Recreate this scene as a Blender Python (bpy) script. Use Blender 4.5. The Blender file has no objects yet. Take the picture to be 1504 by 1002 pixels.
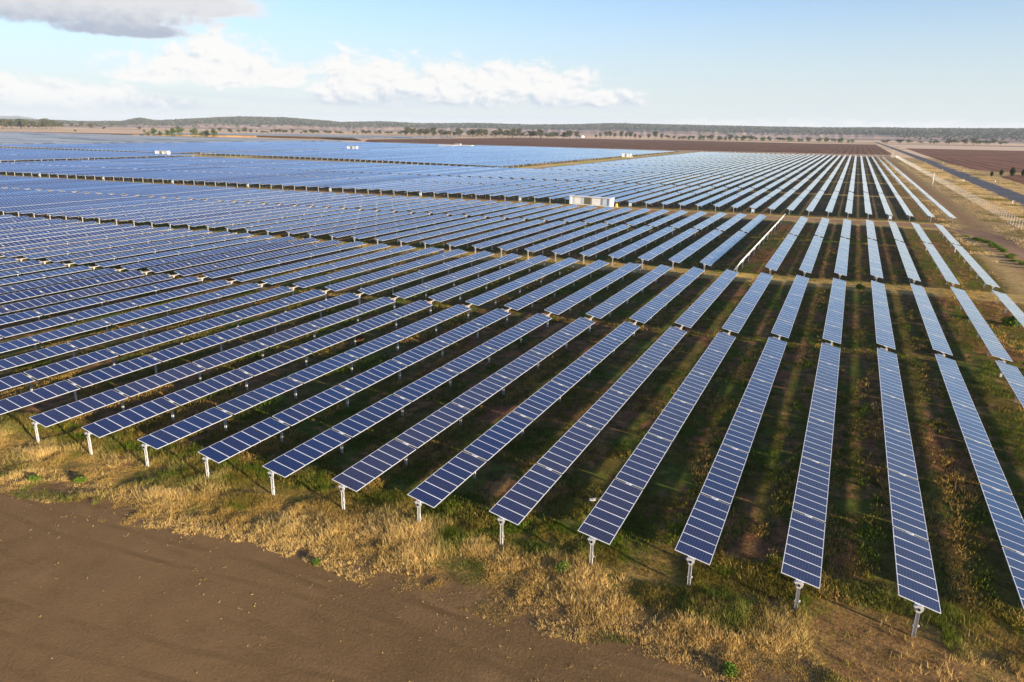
import bpy, bmesh, math, random
import numpy as np
from mathutils import Vector, Matrix
R = math.radians
random.seed(7); RNG = np.random.default_rng(11)
SC = bpy.context.scene
COL = SC.collection

# ------------------------------------------------------------------ camera
F_PX, IMW, IMH = 1049.743, 1504.0, 1002.0
CAM_H = 24.0
AX_R = Vector((0.90626456, 0.42242045, 0.01566892))
AX_U = Vector((-0.13330067, 0.25041513, 0.95891772))
AX_F = Vector((-0.40114272, 0.87112182, -0.28325129))
cd = bpy.data.cameras.new("camera"); cam = bpy.data.objects.new("camera", cd); COL.objects.link(cam)
cd.sensor_width = 36.0; cd.lens = F_PX / IMW * 36.0
cd.clip_start = 0.5; cd.clip_end = 90000
cam.matrix_world = Matrix((
    (AX_R.x, AX_U.x, -AX_F.x, 0), (AX_R.y, AX_U.y, -AX_F.y, 0), (AX_R.z, AX_U.z, -AX_F.z, CAM_H), (0, 0, 0, 1)))
SC.camera = cam

def project(p):
    """numpy (n,3) -> pixel x, y of the 1504x1002 photograph and depth"""
    d = np.asarray(p, float) - np.array([0, 0, CAM_H])
    z = d @ np.array(AX_F)
    zz = np.where(z > 0.1, z, 0.1)
    return IMW / 2 + F_PX * (d @ np.array(AX_R)) / zz, IMH / 2 - F_PX * (d @ np.array(AX_U)) / zz, z

def in_frame(p, m=60):
    x, y, z = project(p)
    return (z > 0.5) & (x > -m) & (x < IMW + m) & (y > -m) & (y < IMH + m)

# ------------------------------------------------------------------ light
SUN_AZ, SUN_EL = 107.5, 8.5          # degrees, azimuth clockwise from +Y
SKY_STRENGTH, SUN_POWER, EXPOSURE = 0.10, 5.0, 1.38
SC.view_settings.view_transform = 'Standard'; SC.view_settings.look = 'None'
SC.view_settings.exposure = EXPOSURE; SC.view_settings.gamma = 1
sl = bpy.data.lights.new("sun", 'SUN'); sl.energy = SUN_POWER; sl.angle = R(0.5); sl.color = (1.0, 0.84, 0.62)
so = bpy.data.objects.new("sun", sl); COL.objects.link(so)
SUN_DIR = Vector((math.cos(R(SUN_EL)) * math.sin(R(SUN_AZ)), math.cos(R(SUN_EL)) * math.cos(R(SUN_AZ)), math.sin(R(SUN_EL))))
so.rotation_euler = SUN_DIR.to_track_quat('Z', 'Y').to_euler()

# ------------------------------------------------------------------ node helper
class NT:
    def __init__(s, tree): s.t = tree
    def new(s, k): return s.t.nodes.new(k)
    def put(s, sock, v):
        if hasattr(v, 'is_output') or isinstance(v, bpy.types.NodeSocket): s.t.links.new(v, sock)
        elif isinstance(v, (tuple, list)):
            sock.default_value = tuple(v) + (1,) if (len(v) == 3 and len(sock.default_value) == 4) else tuple(v)
        else: sock.default_value = v
    def m(s, op, a, b=None, c=None, clamp=False):
        n = s.new('ShaderNodeMath'); n.operation = op; n.use_clamp = clamp
        for i, v in enumerate((a, b, c)):
            if v is not None: s.put(n.inputs[i], v)
        return n.outputs[0]
    def add(s, a, b): return s.m('ADD', a, b)
    def sub(s, a, b): return s.m('SUBTRACT', a, b)
    def mul(s, a, b): return s.m('MULTIPLY', a, b)
    def mx(s, a, b): return s.m('MAXIMUM', a, b)
    def mn(s, a, b): return s.m('MINIMUM', a, b)
    def step(s, x, lo, hi, a=0.0, b=1.0):
        n = s.new('ShaderNodeMapRange'); n.interpolation_type = 'SMOOTHSTEP'
        s.put(n.inputs[0], x); s.put(n.inputs[1], lo); s.put(n.inputs[2], hi); n.inputs[3].default_value = a; n.inputs[4].default_value = b
        return n.outputs[0]
    def band(s, x, lo, hi, w): return s.mul(s.step(x, lo - w, lo + w), s.step(x, hi - w, hi + w, 1.0, 0.0))
    def mix(s, f, a, b):
        n = s.new('ShaderNodeMix'); n.data_type = 'RGBA'
        s.put(n.inputs[0], f); s.put(n.inputs[6], a); s.put(n.inputs[7], b)
        return n.outputs[2]
    def noise(s, vec, scale, detail=4, rough=0.55, out=0, dist=0.0):
        n = s.new('ShaderNodeTexNoise'); n.inputs['Scale'].default_value = scale
        n.inputs['Detail'].default_value = detail; n.inputs['Roughness'].default_value = rough
        n.inputs['Distortion'].default_value = dist
        s.put(n.inputs['Vector'], vec); return n.outputs[out]
    def xyz(s, v):
        n = s.new('ShaderNodeSeparateXYZ'); s.put(n.inputs[0], v); return n.outputs
    def comb(s, x, y, z):
        n = s.new('ShaderNodeCombineXYZ'); s.put(n.inputs[0], x); s.put(n.inputs[1], y); s.put(n.inputs[2], z); return n.outputs[0]
    def scale(s, v, f):
        n = s.new('ShaderNodeVectorMath'); n.operation = 'MULTIPLY'; s.put(n.inputs[0], v); n.inputs[1].default_value = f; return n.outputs[0]

# ------------------------------------------------------------------ sky with clouds
world = bpy.data.worlds.new("World"); SC.world = world; world.use_nodes = True
def build_sky():
    q = NT(world.node_tree)
    sk = q.new('ShaderNodeTexSky'); sk.sky_type = 'NISHITA'; sk.sun_disc = False
    sk.sun_elevation = R(SUN_EL); sk.sun_rotation = R(SUN_AZ); sk.air_density = 1.0; sk.dust_density = 0.6; sk.ozone_density = 2.5
    tc = q.new('ShaderNodeTexCoord'); d = tc.outputs['Generated']
    x, y, z = q.xyz(d)
    az = q.mul(q.m('ARCTAN2', x, y), 180 / math.pi)
    el = q.mul(q.m('ARCSINE', q.m('MAXIMUM', q.m('MINIMUM', z, 1.0), -1.0)), 180 / math.pi)
    el2 = q.mul(el, 1.5)
    ang = q.comb(az, el2, 0.0)
    n_sh = q.noise(ang, 0.55, 12, 0.62, dist=.35)               # billows that shape the outline
    n_lo = q.noise(ang, 0.20, 3, 0.5)
    up = q.comb(q.add(az, .30), q.add(el2, .42), 0.0)
    n_up = q.noise(up, 0.55, 12, 0.62, dist=.35)
    n_mid = q.noise(ang, 0.9, 7, .6)
    def blob(ca, ce, a, up_, dn):
        da = q.mul(q.sub(az, ca), 1.0 / a)
        de = q.sub(el, ce)
        de = q.add(q.mul(q.mx(de, 0.0), 1.0 / up_), q.mul(q.mn(de, 0.0), 1.0 / dn))
        return q.sub(1.0, q.m('SQRT', q.add(q.mul(da, da), q.mul(de, de))))
    def group(bl):
        f = None
        for b in bl:
            g = blob(*b); f = g if f is None else q.mx(f, g)
        return f
    white = group([(-46.6, 3.3, 7.2, 2.6, .9), (-45.8, 4.4, 3.4, 2.5, 1.2), (-50.5, 3.1, 3.4, .8, .5), (-42.0, 3.3, 3.0, 1.2, .8),
                   (-37.6, 2.7, 3.2, 3.2, 1.4), (-34.2, 2.9, 4.2, 2.8, 1.5), (-29.5, 2.8, 6.0, 2.5, 1.6), (-25.4, 2.8, 4.4, 2.7, 1.4), (-21.8, 2.6, 4.2, 2.3, 1.2),
                   (-18.3, 2.2, 4.2, 1.2, .6), (-57.6, 1.7, 3.6, 1.5, .9), (-53.4, 1.5, 3.0, 1.4, .9), (-50.2, 1.3, 3.2, .8, .6),
                   ])
    wn = q.add(white, q.mul(q.sub(n_sh, 0.5), 1.7))
    w_a = q.step(wn, 0.02, 0.46)
    w_a = q.mul(w_a, q.step(q.add(el, q.mul(n_lo, 1.2)), .9, 2.7, .35, 1.0))
    relief = q.sub(n_sh, n_up)
    base = q.step(q.add(q.add(el, q.mul(q.mx(q.sub(-46, az), 0.0), .16)), q.add(q.mul(n_lo, 1.3), q.mul(n_mid, .8))), 2.3, 4.4)
    lit = q.step(q.add(q.mul(relief, 3.2), q.mul(base, .9)), -.25, 0.95)
    c_w = q.mix(lit, (.54, .64, .77), (1.0, .985, .96))
    # broad grey cloud in the upper left
    dark = group([(-57, 6.85, 14, 3.5, 1.0), (-48.0, 7.55, 6.5, 2.5, .75), (-51.5, 5.9, 5.0, .8, .5)])
    dn = q.add(dark, q.mul(q.sub(n_sh, 0.5), 1.0))
    d_a = q.step(dn, 0.0, 0.40)
    c_d = q.mix(q.step(q.add(el, q.mul(n_mid, 2.6)), 6.9, 9.0), (.45, .51, .62), (.77, .78, .81))
    c_d = q.mix(q.step(q.add(dn, q.mul(q.sub(az, -48), -.03)), .08, .5, 1.0, 0.0), c_d, (.86, .86, .87))
    # streaks and far banks close to the horizon, thin high cloud above the frame
    st = q.mul(q.step(q.noise(q.comb(q.mul(az, .10), q.mul(el, 2.0), 3.0), 1.0, 6, .6), .44, .70), q.band(el, .15, 2.4, .5))
    st = q.mul(st, q.step(az, -22, -4, .85, .25))
    bank = q.mul(q.step(q.add(q.noise(q.comb(az, q.mul(el, 2.5), 8.0), .9, 8, .62), q.mul(q.sub(.95, el), .45)), .44, .62), q.band(el, .35, 1.25, .25))
    bank = q.mul(bank, q.step(az, -16, -10, 0, .75))
    hi = q.mul(q.step(q.noise(q.scale(d, (1, 1, 2.2)), 2.6, 6, .58), .50, .72), q.step(el, 10, 22))
    k = 1.0 / (SKY_STRENGTH * 2.0 ** EXPOSURE)
    def sc(c, f):
        n = q.new('ShaderNodeVectorMath'); n.operation = 'SCALE'; q.put(n.inputs[0], c); n.inputs[3].default_value = f; return n.outputs[0]
    sky = q.scale(sk.outputs[0], (.86, .92, 1.14))
    sky = q.mix(q.step(el, 14, 46), sky, q.scale(sky, (.30, .47, .80)))  # upper sky darkened on purpose to deepen near-panel reflections and shade
    hz = q.step(el, -1.5, 13.0, .90, 0.05)
    c = q.mix(hz, sky, (.75 * k, .83 * k, .885 * k))
    c = q.mix(q.mul(hi, .22), c, (.50 * k, .56 * k, .68 * k))
    c = q.mix(q.mul(st, .80), c, (.66 * k, .75 * k, .85 * k))
    c = q.mix(bank, c, (.93 * k, .92 * k, .90 * k))
    c = q.mix(w_a, c, sc(c_w, k))
    c = q.mix(d_a, c, sc(c_d, k))
    bg = world.node_tree.nodes['Background']
    q.put(bg.inputs[0], c); bg.inputs[1].default_value = SKY_STRENGTH
build_sky()

# ------------------------------------------------------------------ materials
def material(name, rough=0.8, spec=0.3):
    m = bpy.data.materials.new(name); m.use_nodes = True
    q = NT(m.node_tree); b = m.node_tree.nodes['Principled BSDF']
    b.inputs['Roughness'].default_value = rough
    b.inputs['Specular IOR Level'].default_value = spec
    return m, q, b
def bump(q, b, h, strength, dist):
    n = q.new('ShaderNodeBump'); n.inputs['Strength'].default_value = strength; n.inputs['Distance'].default_value = dist
    q.put(n.inputs['Height'], h); q.put(b.inputs['Normal'], n.outputs[0])
def pos(q): return q.new('ShaderNodeNewGeometry').outputs['Position']

def simple(name, col, rough=0.6, metal=0.0, var=0.12, scale=3.0):
    m, q, b = material(name, rough)
    tc = q.new('ShaderNodeTexCoord').outputs['Object']
    n = q.noise(tc, scale, 4, .6)
    q.put(b.inputs['Base Color'], q.mix(n, tuple(c * (1 - var) for c in col), tuple(min(1, c * (1 + var)) for c in col)))
    b.inputs['Metallic'].default_value = metal
    q.put(b.inputs['Roughness'], q.add(q.mul(n, .2), rough - .1))
    return m

# grid of the solar farm: rows run along +Y, 5.5 m apart, each row starts a little later than its left neighbour
X0, Y0, PITCH, SKEW = -5.18368, 35.19534, 5.50115, 0.454905
def row_xy(k, s=0.0): return X0 + PITCH * k, Y0 + SKEW * k + s

def farm_coord(q, p):
    x, y, z = q.xyz(p)
    return x, y, q.sub(q.sub(y, Y0), q.mul(q.sub(x, X0), SKEW / PITCH))

def mat_ground():
    m, q, b = material('dry_grass_and_soil', 0.95, 0.1)
    p = pos(q); x, y, s = farm_coord(q, p)
    n0 = q.noise(p, 0.045, 4, .6); n1 = q.noise(p, 0.17, 5, .6); n2 = q.noise(p, .8, 6, .65); n3 = q.noise(p, 5.0, 5, .7)
    along = q.noise(q.scale(p, (.55, .09, 1)), 1.0, 5, .6)       # wheel tracks and mown strips run with the rows
    fine = q.add(q.mul(n2, .5), q.mul(n3, .5))
    gold = q.mix(q.step(fine, .36, .64), (.15, .092, .026), (.50, .315, .085))
    olive = q.mix(q.step(fine, .36, .66), (.060, .050, .010), (.215, .160, .035))
    green = q.mix(q.step(fine, .36, .66), (.055, .070, .009), (.155, .180, .026))
    soil = q.mix(q.step(fine, .35, .68), (.125, .055, .022), (.33, .158, .068))
    inner = q.mix(q.step(q.add(n1, q.mul(q.sub(n2, .5), .5)), .44, .60), olive, green)
    inner = q.mix(q.step(q.add(q.mul(n0, .55), q.add(q.mul(along, .5), q.mul(q.sub(n2, .5), .45))), .51, .58), inner, soil)
    inner = q.mix(q.mul(q.step(q.add(along, q.mul(q.sub(n2, .5), .6)), .56, .68), .5), inner, gold)
    inner = q.mix(q.mul(q.step(y, 190, 330), .45), inner, q.mix(q.step(fine, .34, .66), (.16, .105, .045), (.42, .29, .12)))
    # dry strips along verge and block gaps, some shifted to imitate sunlit bands
    w = q.add(s, q.mul(q.sub(n1, .5), 3.2))
    verge = q.step(w, 0.6, 4.2, 1.0, 0.0)
    for lo, hi, ww in ((89.5, 98.0, 1.0), (184.8, 203.2, 1.2), (294.5, 301.5, 1), (387.5, 394.5, 1), (480.5, 487.5, 1), (574, 581, 1), (667, 674, 1), (761, 768, 1)):
        verge = q.mx(verge, q.band(w, lo, hi, ww))
    vcol = q.mix(q.step(q.add(n1, q.mul(q.sub(n2, .5), .9)), .50, .68), gold, q.mix(.5, olive, green))
    vcol = q.mix(q.step(q.add(n0, q.mul(q.sub(n2, .5), .7)), .54, .66), vcol, soil)
    c = q.mix(verge, inner, vcol)
    strip = None
    for lo, hi in ((90.5, 98.0), (185.0, 190.5), (198.5, 203.5), (295.5, 304), (388.5, 397), (482, 490.5), (575.5, 584), (669, 677), (762, 770)):
        sb = q.band(q.add(s, q.mul(q.sub(n1, .5), 2.0)), lo, hi, .7); strip = sb if strip is None else q.mx(strip, sb)
    c = q.mix(q.mul(strip, .85), c, q.mix(q.step(fine, .33, .6), (.26, .17, .05), (.60, .41, .13)))  # dry edges, plus sunlight through the tracker gaps painted as gold
    bare = q.mul(q.step(x, .0, 4.0), q.mul(q.band(s, -4.5, 1.0, 1.2), q.step(q.add(n1, q.mul(q.sub(n2, .5), .5)), .40, .50)))
    c = q.mix(bare, c, q.mix(.4, soil, gold))
    e0 = q.add(q.add(s, 5.25), q.add(q.mul(q.mx(q.add(x, 4.0), 0.0), .32), q.mul(q.sub(q.add(n1, q.mul(n2, 1.2)), 1.1), 1.9)))
    drt = q.mix(q.step(fine, .36, .70), (.150, .087, .033), (.295, .174, .070))
    c = q.mix(q.step(e0, .5, 2.2, 1.0, 0.0), c, drt)
    # east of the last row: sun-bleached grass, a bare vehicle track beside the fence
    # open strips inside the farm: the wide middle track, the far junctions
    og = q.mul(q.band(q.add(x, q.mul(q.sub(n0, .5), 5)), -204, -170, 1.5), q.step(y, 388, 398))
    og = q.mx(og, q.mul(q.band(x, -780, -204, 2), q.band(q.add(y, q.mul(x, .03)), 398, 428, 4)))
    og = q.mx(og, q.mul(q.band(x, -512, -497, 2), q.step(y, 400, 430)))
    og = q.mx(og, q.mul(q.band(x, -466, -438, 2), q.step(y, 190, 210)))
    og = q.mul(og, q.step(y, 990, 960))
    lime = q.mix(q.step(fine, .35, .65), (.34, .30, .04), (.68, .58, .10))
    oc = q.mix(q.step(q.noise(p, .02, 3, .5), .46, .56), q.mix(q.step(fine, .3, .7), (.55, .35, .13), (.85, .60, .25)), lime)
    c = q.mix(og, c, oc)
    e = q.step(q.add(x, q.mul(q.sub(n1, .5), 5)), 24.5, 28.5)
    pale = q.mix(q.step(fine, .34, .66), (.30, .19, .065), (.64, .43, .17))
    pale = q.mix(q.step(q.add(n1, q.mul(q.sub(n2, .5), .8)), .58, .74), pale, olive)
    trk = q.band(q.add(x, q.mul(q.sub(n0, .5), 5)), 30.5, 35.0, 2.2)
    pale = q.mix(q.mul(trk, .75), pale, q.mix(q.step(fine, .34, .66), (.24, .12, .055), (.46, .26, .12)))
    c = q.mix(e, c, pale)
    # west and far: broad tan paddocks with darker and greener strips
    far = q.mx(q.step(y, 930, 1000), q.step(x, -1000, -800, 1.0, 0.0))
    f0 = q.noise(q.scale(p, (.0010, .0030, 1)), 1.0, 3, .45); f1 = q.noise(q.scale(p, (.0045, .012, 1)), 1.0, 5, .6)
    tan = q.mix(q.step(f1, .3, .7), (.68, .43, .22), (.88, .62, .37))
    tan = q.mix(q.step(f0, .58, .62), tan, (.27, .145, .09))
    tan = q.mix(q.mul(q.step(f0, .40, .36), .7), tan, (.19, .20, .10))
    tan = q.mix(q.step(q.noise(p, .035, 4, .6), .66, .72), tan, (.10, .10, .05))
    c = q.mix(far, c, tan)
    q.put(b.inputs['Base Color'], c)
    bump(q, b, q.add(q.mul(n2, .7), q.mul(n3, .45)), .8, .22)
    return m

def mat_soil(name, a, c, scale=1.0, furrow=0.0, patch=None, ruts=()):
    m, q, b = material(name, 0.95, 0.08)
    p = pos(q)
    n0 = q.noise(p, .03 * scale, 4, .55); n1 = q.noise(p, .35 * scale, 6, .62); n2 = q.noise(p, 6.0 * scale, 6, .7)
    f = q.add(q.add(q.mul(n0, .45), q.mul(n1, .3)), q.mul(n2, .35))
    col = q.mix(q.step(f, .36, .72), a, c)
    if patch: col = q.mix(q.mul(q.step(q.noise(p, .11, 5, .6), .58, .72), .6), col, patch)
    tr = q.noise(q.scale(p, (.10, 1.1, 1)), 1.0, 4, .6)
    col = q.mix(q.mul(q.step(tr, .54, .70), .22), col, tuple(v * .72 for v in a))
    for off, slope, amp in ruts:
        x, y, z = q.xyz(p)
        l = q.add(q.sub(y, q.add(off, q.mul(x, slope))), q.mul(q.sub(q.noise(p, .05, 2, .5), .5), amp))
        for g_ in (0.0, 1.75):
            rut = q.step(q.m('ABSOLUTE', q.sub(l, g_)), .10, .26, 1.0, 0.0)
            rut = q.mul(rut, q.step(n1, .40, .60))
            col = q.mix(q.mul(rut, .34), col, tuple(v * .80 for v in a))
            col = q.mix(q.mul(q.mul(q.step(q.m('ABSOLUTE', q.sub(l, g_ + .36)), .05, .16, 1.0, 0.0), q.step(n1, .45, .6)), .25), col, c)
    spk = q.step(q.noise(p, 3.4, 2, .5), .76, .80)
    col = q.mix(q.mul(spk, .35), col, (.36, .27, .15))
    if furrow:
        x, y, z = q.xyz(p)
        w = q.m('SINE', q.mul(q.add(x, q.mul(n1, .5)), 2 * math.pi / furrow))
        w2 = q.noise(q.scale(p, (.25, .004, 1)), 1.0, 4, .6)
        col = q.mix(q.mul(q.step(q.add(q.mul(w, .12), w2), .4, .62), .55), col, tuple(v * .55 for v in a))
    q.put(b.inputs['Base Color'], col)
    bump(q, b, q.add(q.mul(n1, .9), q.mul(n2, .6)), .55, .09)
    return m

def mat_panel():
    m, q, b = material('solar_glass', 0.07, 0.5)
    uv = q.new('ShaderNodeUVMap'); uv.uv_map = 'UVMap'
    u, v, _ = q.xyz(uv.outputs[0])
    fv = q.m('FRACT', v); iv = q.m('FLOOR', v)
    du = q.mn(u, q.sub(1.0, u)); dv = q.mn(fv, q.sub(1.0, fv))
    fr = q.mx(q.m('LESS_THAN', du, .0165), q.m('LESS_THAN', dv, .034))
    cu = q.m('FRACT', q.mul(q.sub(u, .022), 12 / .956)); cv = q.m('FRACT', q.mul(q.sub(fv, .052), 6 / .896))
    eu = q.mn(cu, q.sub(1.0, cu)); ev = q.mn(cv, q.sub(1.0, cv))
    ln = q.mx(q.m('LESS_THAN', q.mn(eu, ev), .030), q.m('LESS_THAN', q.add(eu, ev), .125))
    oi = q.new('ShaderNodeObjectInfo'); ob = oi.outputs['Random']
    refl_amt = q.sub(1.0, q.xyz(oi.outputs['Color'])[0])              # how much grey-violet reflection is painted into this table's cells
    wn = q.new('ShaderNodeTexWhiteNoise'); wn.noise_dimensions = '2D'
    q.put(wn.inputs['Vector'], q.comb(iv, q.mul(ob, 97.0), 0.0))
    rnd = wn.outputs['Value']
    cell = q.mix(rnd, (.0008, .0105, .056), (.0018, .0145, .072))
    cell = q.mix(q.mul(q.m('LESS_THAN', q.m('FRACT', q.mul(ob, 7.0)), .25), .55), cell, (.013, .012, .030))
    cell = q.mix(refl_amt, cell, (.034, .028, .040))
    col = q.mix(q.mul(ln, .52), cell, (.16, .19, .26))
    col = q.mix(fr, col, (.50, .51, .52))
    q.put(b.inputs['Base Color'], col)
    q.put(b.inputs['Roughness'], q.add(q.mul(fr, .35), q.add(.07, q.mul(rnd, .02))))
    b.inputs['IOR'].default_value = 1.42
    q.put(b.inputs['Coat Weight'], q.sub(1.0, q.mul(fr, .7))); b.inputs['Coat Roughness'].default_value = .05; b.inputs['Coat IOR'].default_value = 1.42
    return m

M = {}
M['ground'] = mat_ground()
M['dirt'] = mat_soil('bare_brown_dirt', (.152, .088, .034), (.295, .173, .070), 1.0, patch=(.38, .22, .095), ruts=((26.5, .075, 2.5), (22.0, .16, 4.0), (24.5, -.05, 3.0)))
M['gravel'] = mat_soil('gravel_track', (.22, .122, .062), (.46, .27, .145))
M['sand'] = mat_soil('sandy_track', (.30, .215, .115), (.55, .41, .24))
M['plough'] = mat_soil('ploughed_soil', (.145, .066, .032), (.31, .145, .072), .6, furrow=9.0)
M['plough2'] = mat_soil('ploughed_soil_red', (.175, .080, .042), (.38, .175, .092), .6, furrow=12.0)
M['stubble'] = mat_soil('pale_stubble', (.66, .46, .28), (.85, .64, .42), .4)
M['asphalt'] = mat_soil('asphalt', (.085, .086, .090), (.165, .165, .168))
M['bank'] = mat_soil('earth_bank', (.13, .07, .035), (.34, .22, .11), .6)
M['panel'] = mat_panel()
M['thindark'] = simple('thin_film_panels_dark', (.15, .18, .19), .4, 0, .3, .05)
M['thinfilm'] = simple('thin_film_panels', (.33, .36, .37), .45, 0, .3, .05)
M['frame'] = simple('anodised_frame', (.76, .77, .78), .42, .3, .06)
M['backsheet'] = simple('white_backsheet', (.74, .73, .71), .6, 0, .05, 1.0)
M['galv'] = simple('galvanised_steel', (.60, .60, .59), .45, .35, .16, 9.0)
M['tube'] = simple('torque_tube_steel', (.46, .47, .48), .45, .5, .15, 2.0)
M['white'] = simple('white_paint', (.80, .79, .76), .45, 0, .05, .8)
M['pale_blue'] = simple('pale_blue_steel', (.52, .60, .68), .5, 0, .06)
M['grille'] = simple('olive_grille', (.20, .19, .12), .7, 0, .25, 4.0)
M['grey'] = simple('light_grey_cabinet', (.30, .32, .34), .5, 0, .06)
M['dark'] = simple('black_rubber', (.012, .012, .013), .6, 0, .2)
M['orange'] = simple('orange_paint', (.80, .30, .03), .5, 0, .1)
M['yellow'] = simple('yellow_paint', (.85, .50, .05), .5, 0, .1)
M['gear'] = simple('ochre_gearbox', (.62, .36, .17), .5, .1, .15, 6)
M['concrete'] = simple('concrete_plinth', (.45, .43, .40), .9, 0, .12)
M['roof'] = simple('dark_iron_roof', (.16, .18, .21), .5, .2, .1, .2)

def mat_tint(name, trans=0.25, rough=0.9):
    """leaf material: colour comes from the 'tint' attribute of the mesh; a share of the light passes through"""
    m = bpy.data.materials.new(name); m.use_nodes = True
    q = NT(m.node_tree); b = m.node_tree.nodes['Principled BSDF']
    at = q.new('ShaderNodeAttribute'); at.attribute_name = 'tint'
    q.put(b.inputs['Base Color'], at.outputs['Color']); b.inputs['Roughness'].default_value = rough
    b.inputs['Specular IOR Level'].default_value = .1
    tr = q.new('ShaderNodeBsdfTranslucent'); q.put(tr.inputs[0], at.outputs['Color'])
    mx = q.new('ShaderNodeMixShader'); mx.inputs[0].default_value = trans
    m.node_tree.links.new(b.outputs[0], mx.inputs[1]); m.node_tree.links.new(tr.outputs[0], mx.inputs[2])
    m.node_tree.links.new(mx.outputs[0], m.node_tree.nodes['Material Output'].inputs[0])
    return m
M['blade'] = mat_tint('grass_blades', .3)
M['leaf'] = mat_tint('leaves', .25)
M['bark'] = simple('bark', (.16, .12, .09), .9, 0, .3, 5)

def mat_mesh_fence():
    m = bpy.data.materials.new('chain_link'); m.use_nodes = True
    q = NT(m.node_tree); b = m.node_tree.nodes['Principled BSDF']
    b.inputs['Base Color'].default_value = (.52, .48, .40, 1); b.inputs['Roughness'].default_value = .5; b.inputs['Metallic'].default_value = .2
    x, y, z = q.xyz(pos(q)); l = q.add(x, y)
    a1 = q.m('PINGPONG', q.mul(q.add(l, z), 9.0), 0.5); a2 = q.m('PINGPONG', q.mul(q.sub(l, z), 9.0), 0.5)
    wire = q.m('LESS_THAN', q.mn(a1, a2), .062)
    tr = q.new('ShaderNodeBsdfTransparent'); mx = q.new('ShaderNodeMixShader')
    q.put(mx.inputs[0], wire)
    L = m.node_tree.links
    L.new(tr.outputs[0], mx.inputs[1]); L.new(b.outputs[0], mx.inputs[2]); L.new(mx.outputs[0], m.node_tree.nodes['Material Output'].inputs[0])
    return m
M['chain'] = mat_mesh_fence()

def mat_hill(name, veg, open_, lo, hi):
    m, q, b = material(name, .95, .05)
    p = pos(q); x, y, z = q.xyz(p)
    n = q.noise(p, .0025, 6, .6); f = q.noise(p, .03, 5, .65); pt = q.noise(q.scale(p, (.0012, .0035, .01)), 1.0, 4, .5)
    g = q.mix(q.step(f, .35, .65), tuple(c * .6 for c in veg), tuple(c * 1.35 for c in veg))
    o = q.mix(q.step(pt, .42, .58), open_, tuple(c * .62 for c in open_))
    q.put(b.inputs['Base Color'], q.mix(q.step(q.add(z, q.mul(q.sub(n, .5), 45)), lo, hi), o, g))
    return m

# ------------------------------------------------------------------ object helpers
def tag(o, label=None, cat=None, group=None, kind=None):
    if label: o['label'] = label
    if cat: o['category'] = cat
    if group: o['group'] = group
    if kind: o['kind'] = kind
    return o
def link(name, data, parent=None, loc=(0, 0, 0), rot=(0, 0, 0)):
    o = bpy.data.objects.new(name, data); COL.objects.link(o)
    o.location = loc; o.rotation_euler = rot
    if parent: o.parent = parent
    return o
def empty(name, loc, rz=0.0):
    o = link(name, None, None, loc, (0, 0, rz)); o.empty_display_size = .3; return o

def quads_mesh(name, V, mats, uv=None, tint=None, n=4, midx=None):
    """V: (faces*n, 3) unshared vertices"""
    V = np.asarray(V, np.float32).reshape(-1, 3); nv = len(V); nf = nv // n
    me = bpy.data.meshes.new(name)
    me.vertices.add(nv); me.vertices.foreach_set('co', V.ravel())
    me.loops.add(nv); me.loops.foreach_set('vertex_index', np.arange(nv, dtype=np.int32))
    me.polygons.add(nf); me.polygons.foreach_set('loop_start', np.arange(0, nv, n, dtype=np.int32))
    me.polygons.foreach_set('loop_total', np.full(nf, n, np.int32))
    for mm in (mats if isinstance(mats, list) else [mats]): me.materials.append(mm)
    if midx is not None: me.polygons.foreach_set('material_index', np.asarray(midx, np.int32))
    if uv is not None:
        l = me.uv_layers.new(name='UVMap'); l.data.foreach_set('uv', np.asarray(uv, np.float32).ravel())
    me.update(calc_edges=True)
    if tint is not None:
        a = me.color_attributes.new('tint', 'FLOAT_COLOR', 'POINT')
        t = np.ones((nv, 4), np.float32); t[:, :3] = np.repeat(np.asarray(tint, np.float32), n, 0)
        a.data.foreach_set('color', t.ravel())
    return me

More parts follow.
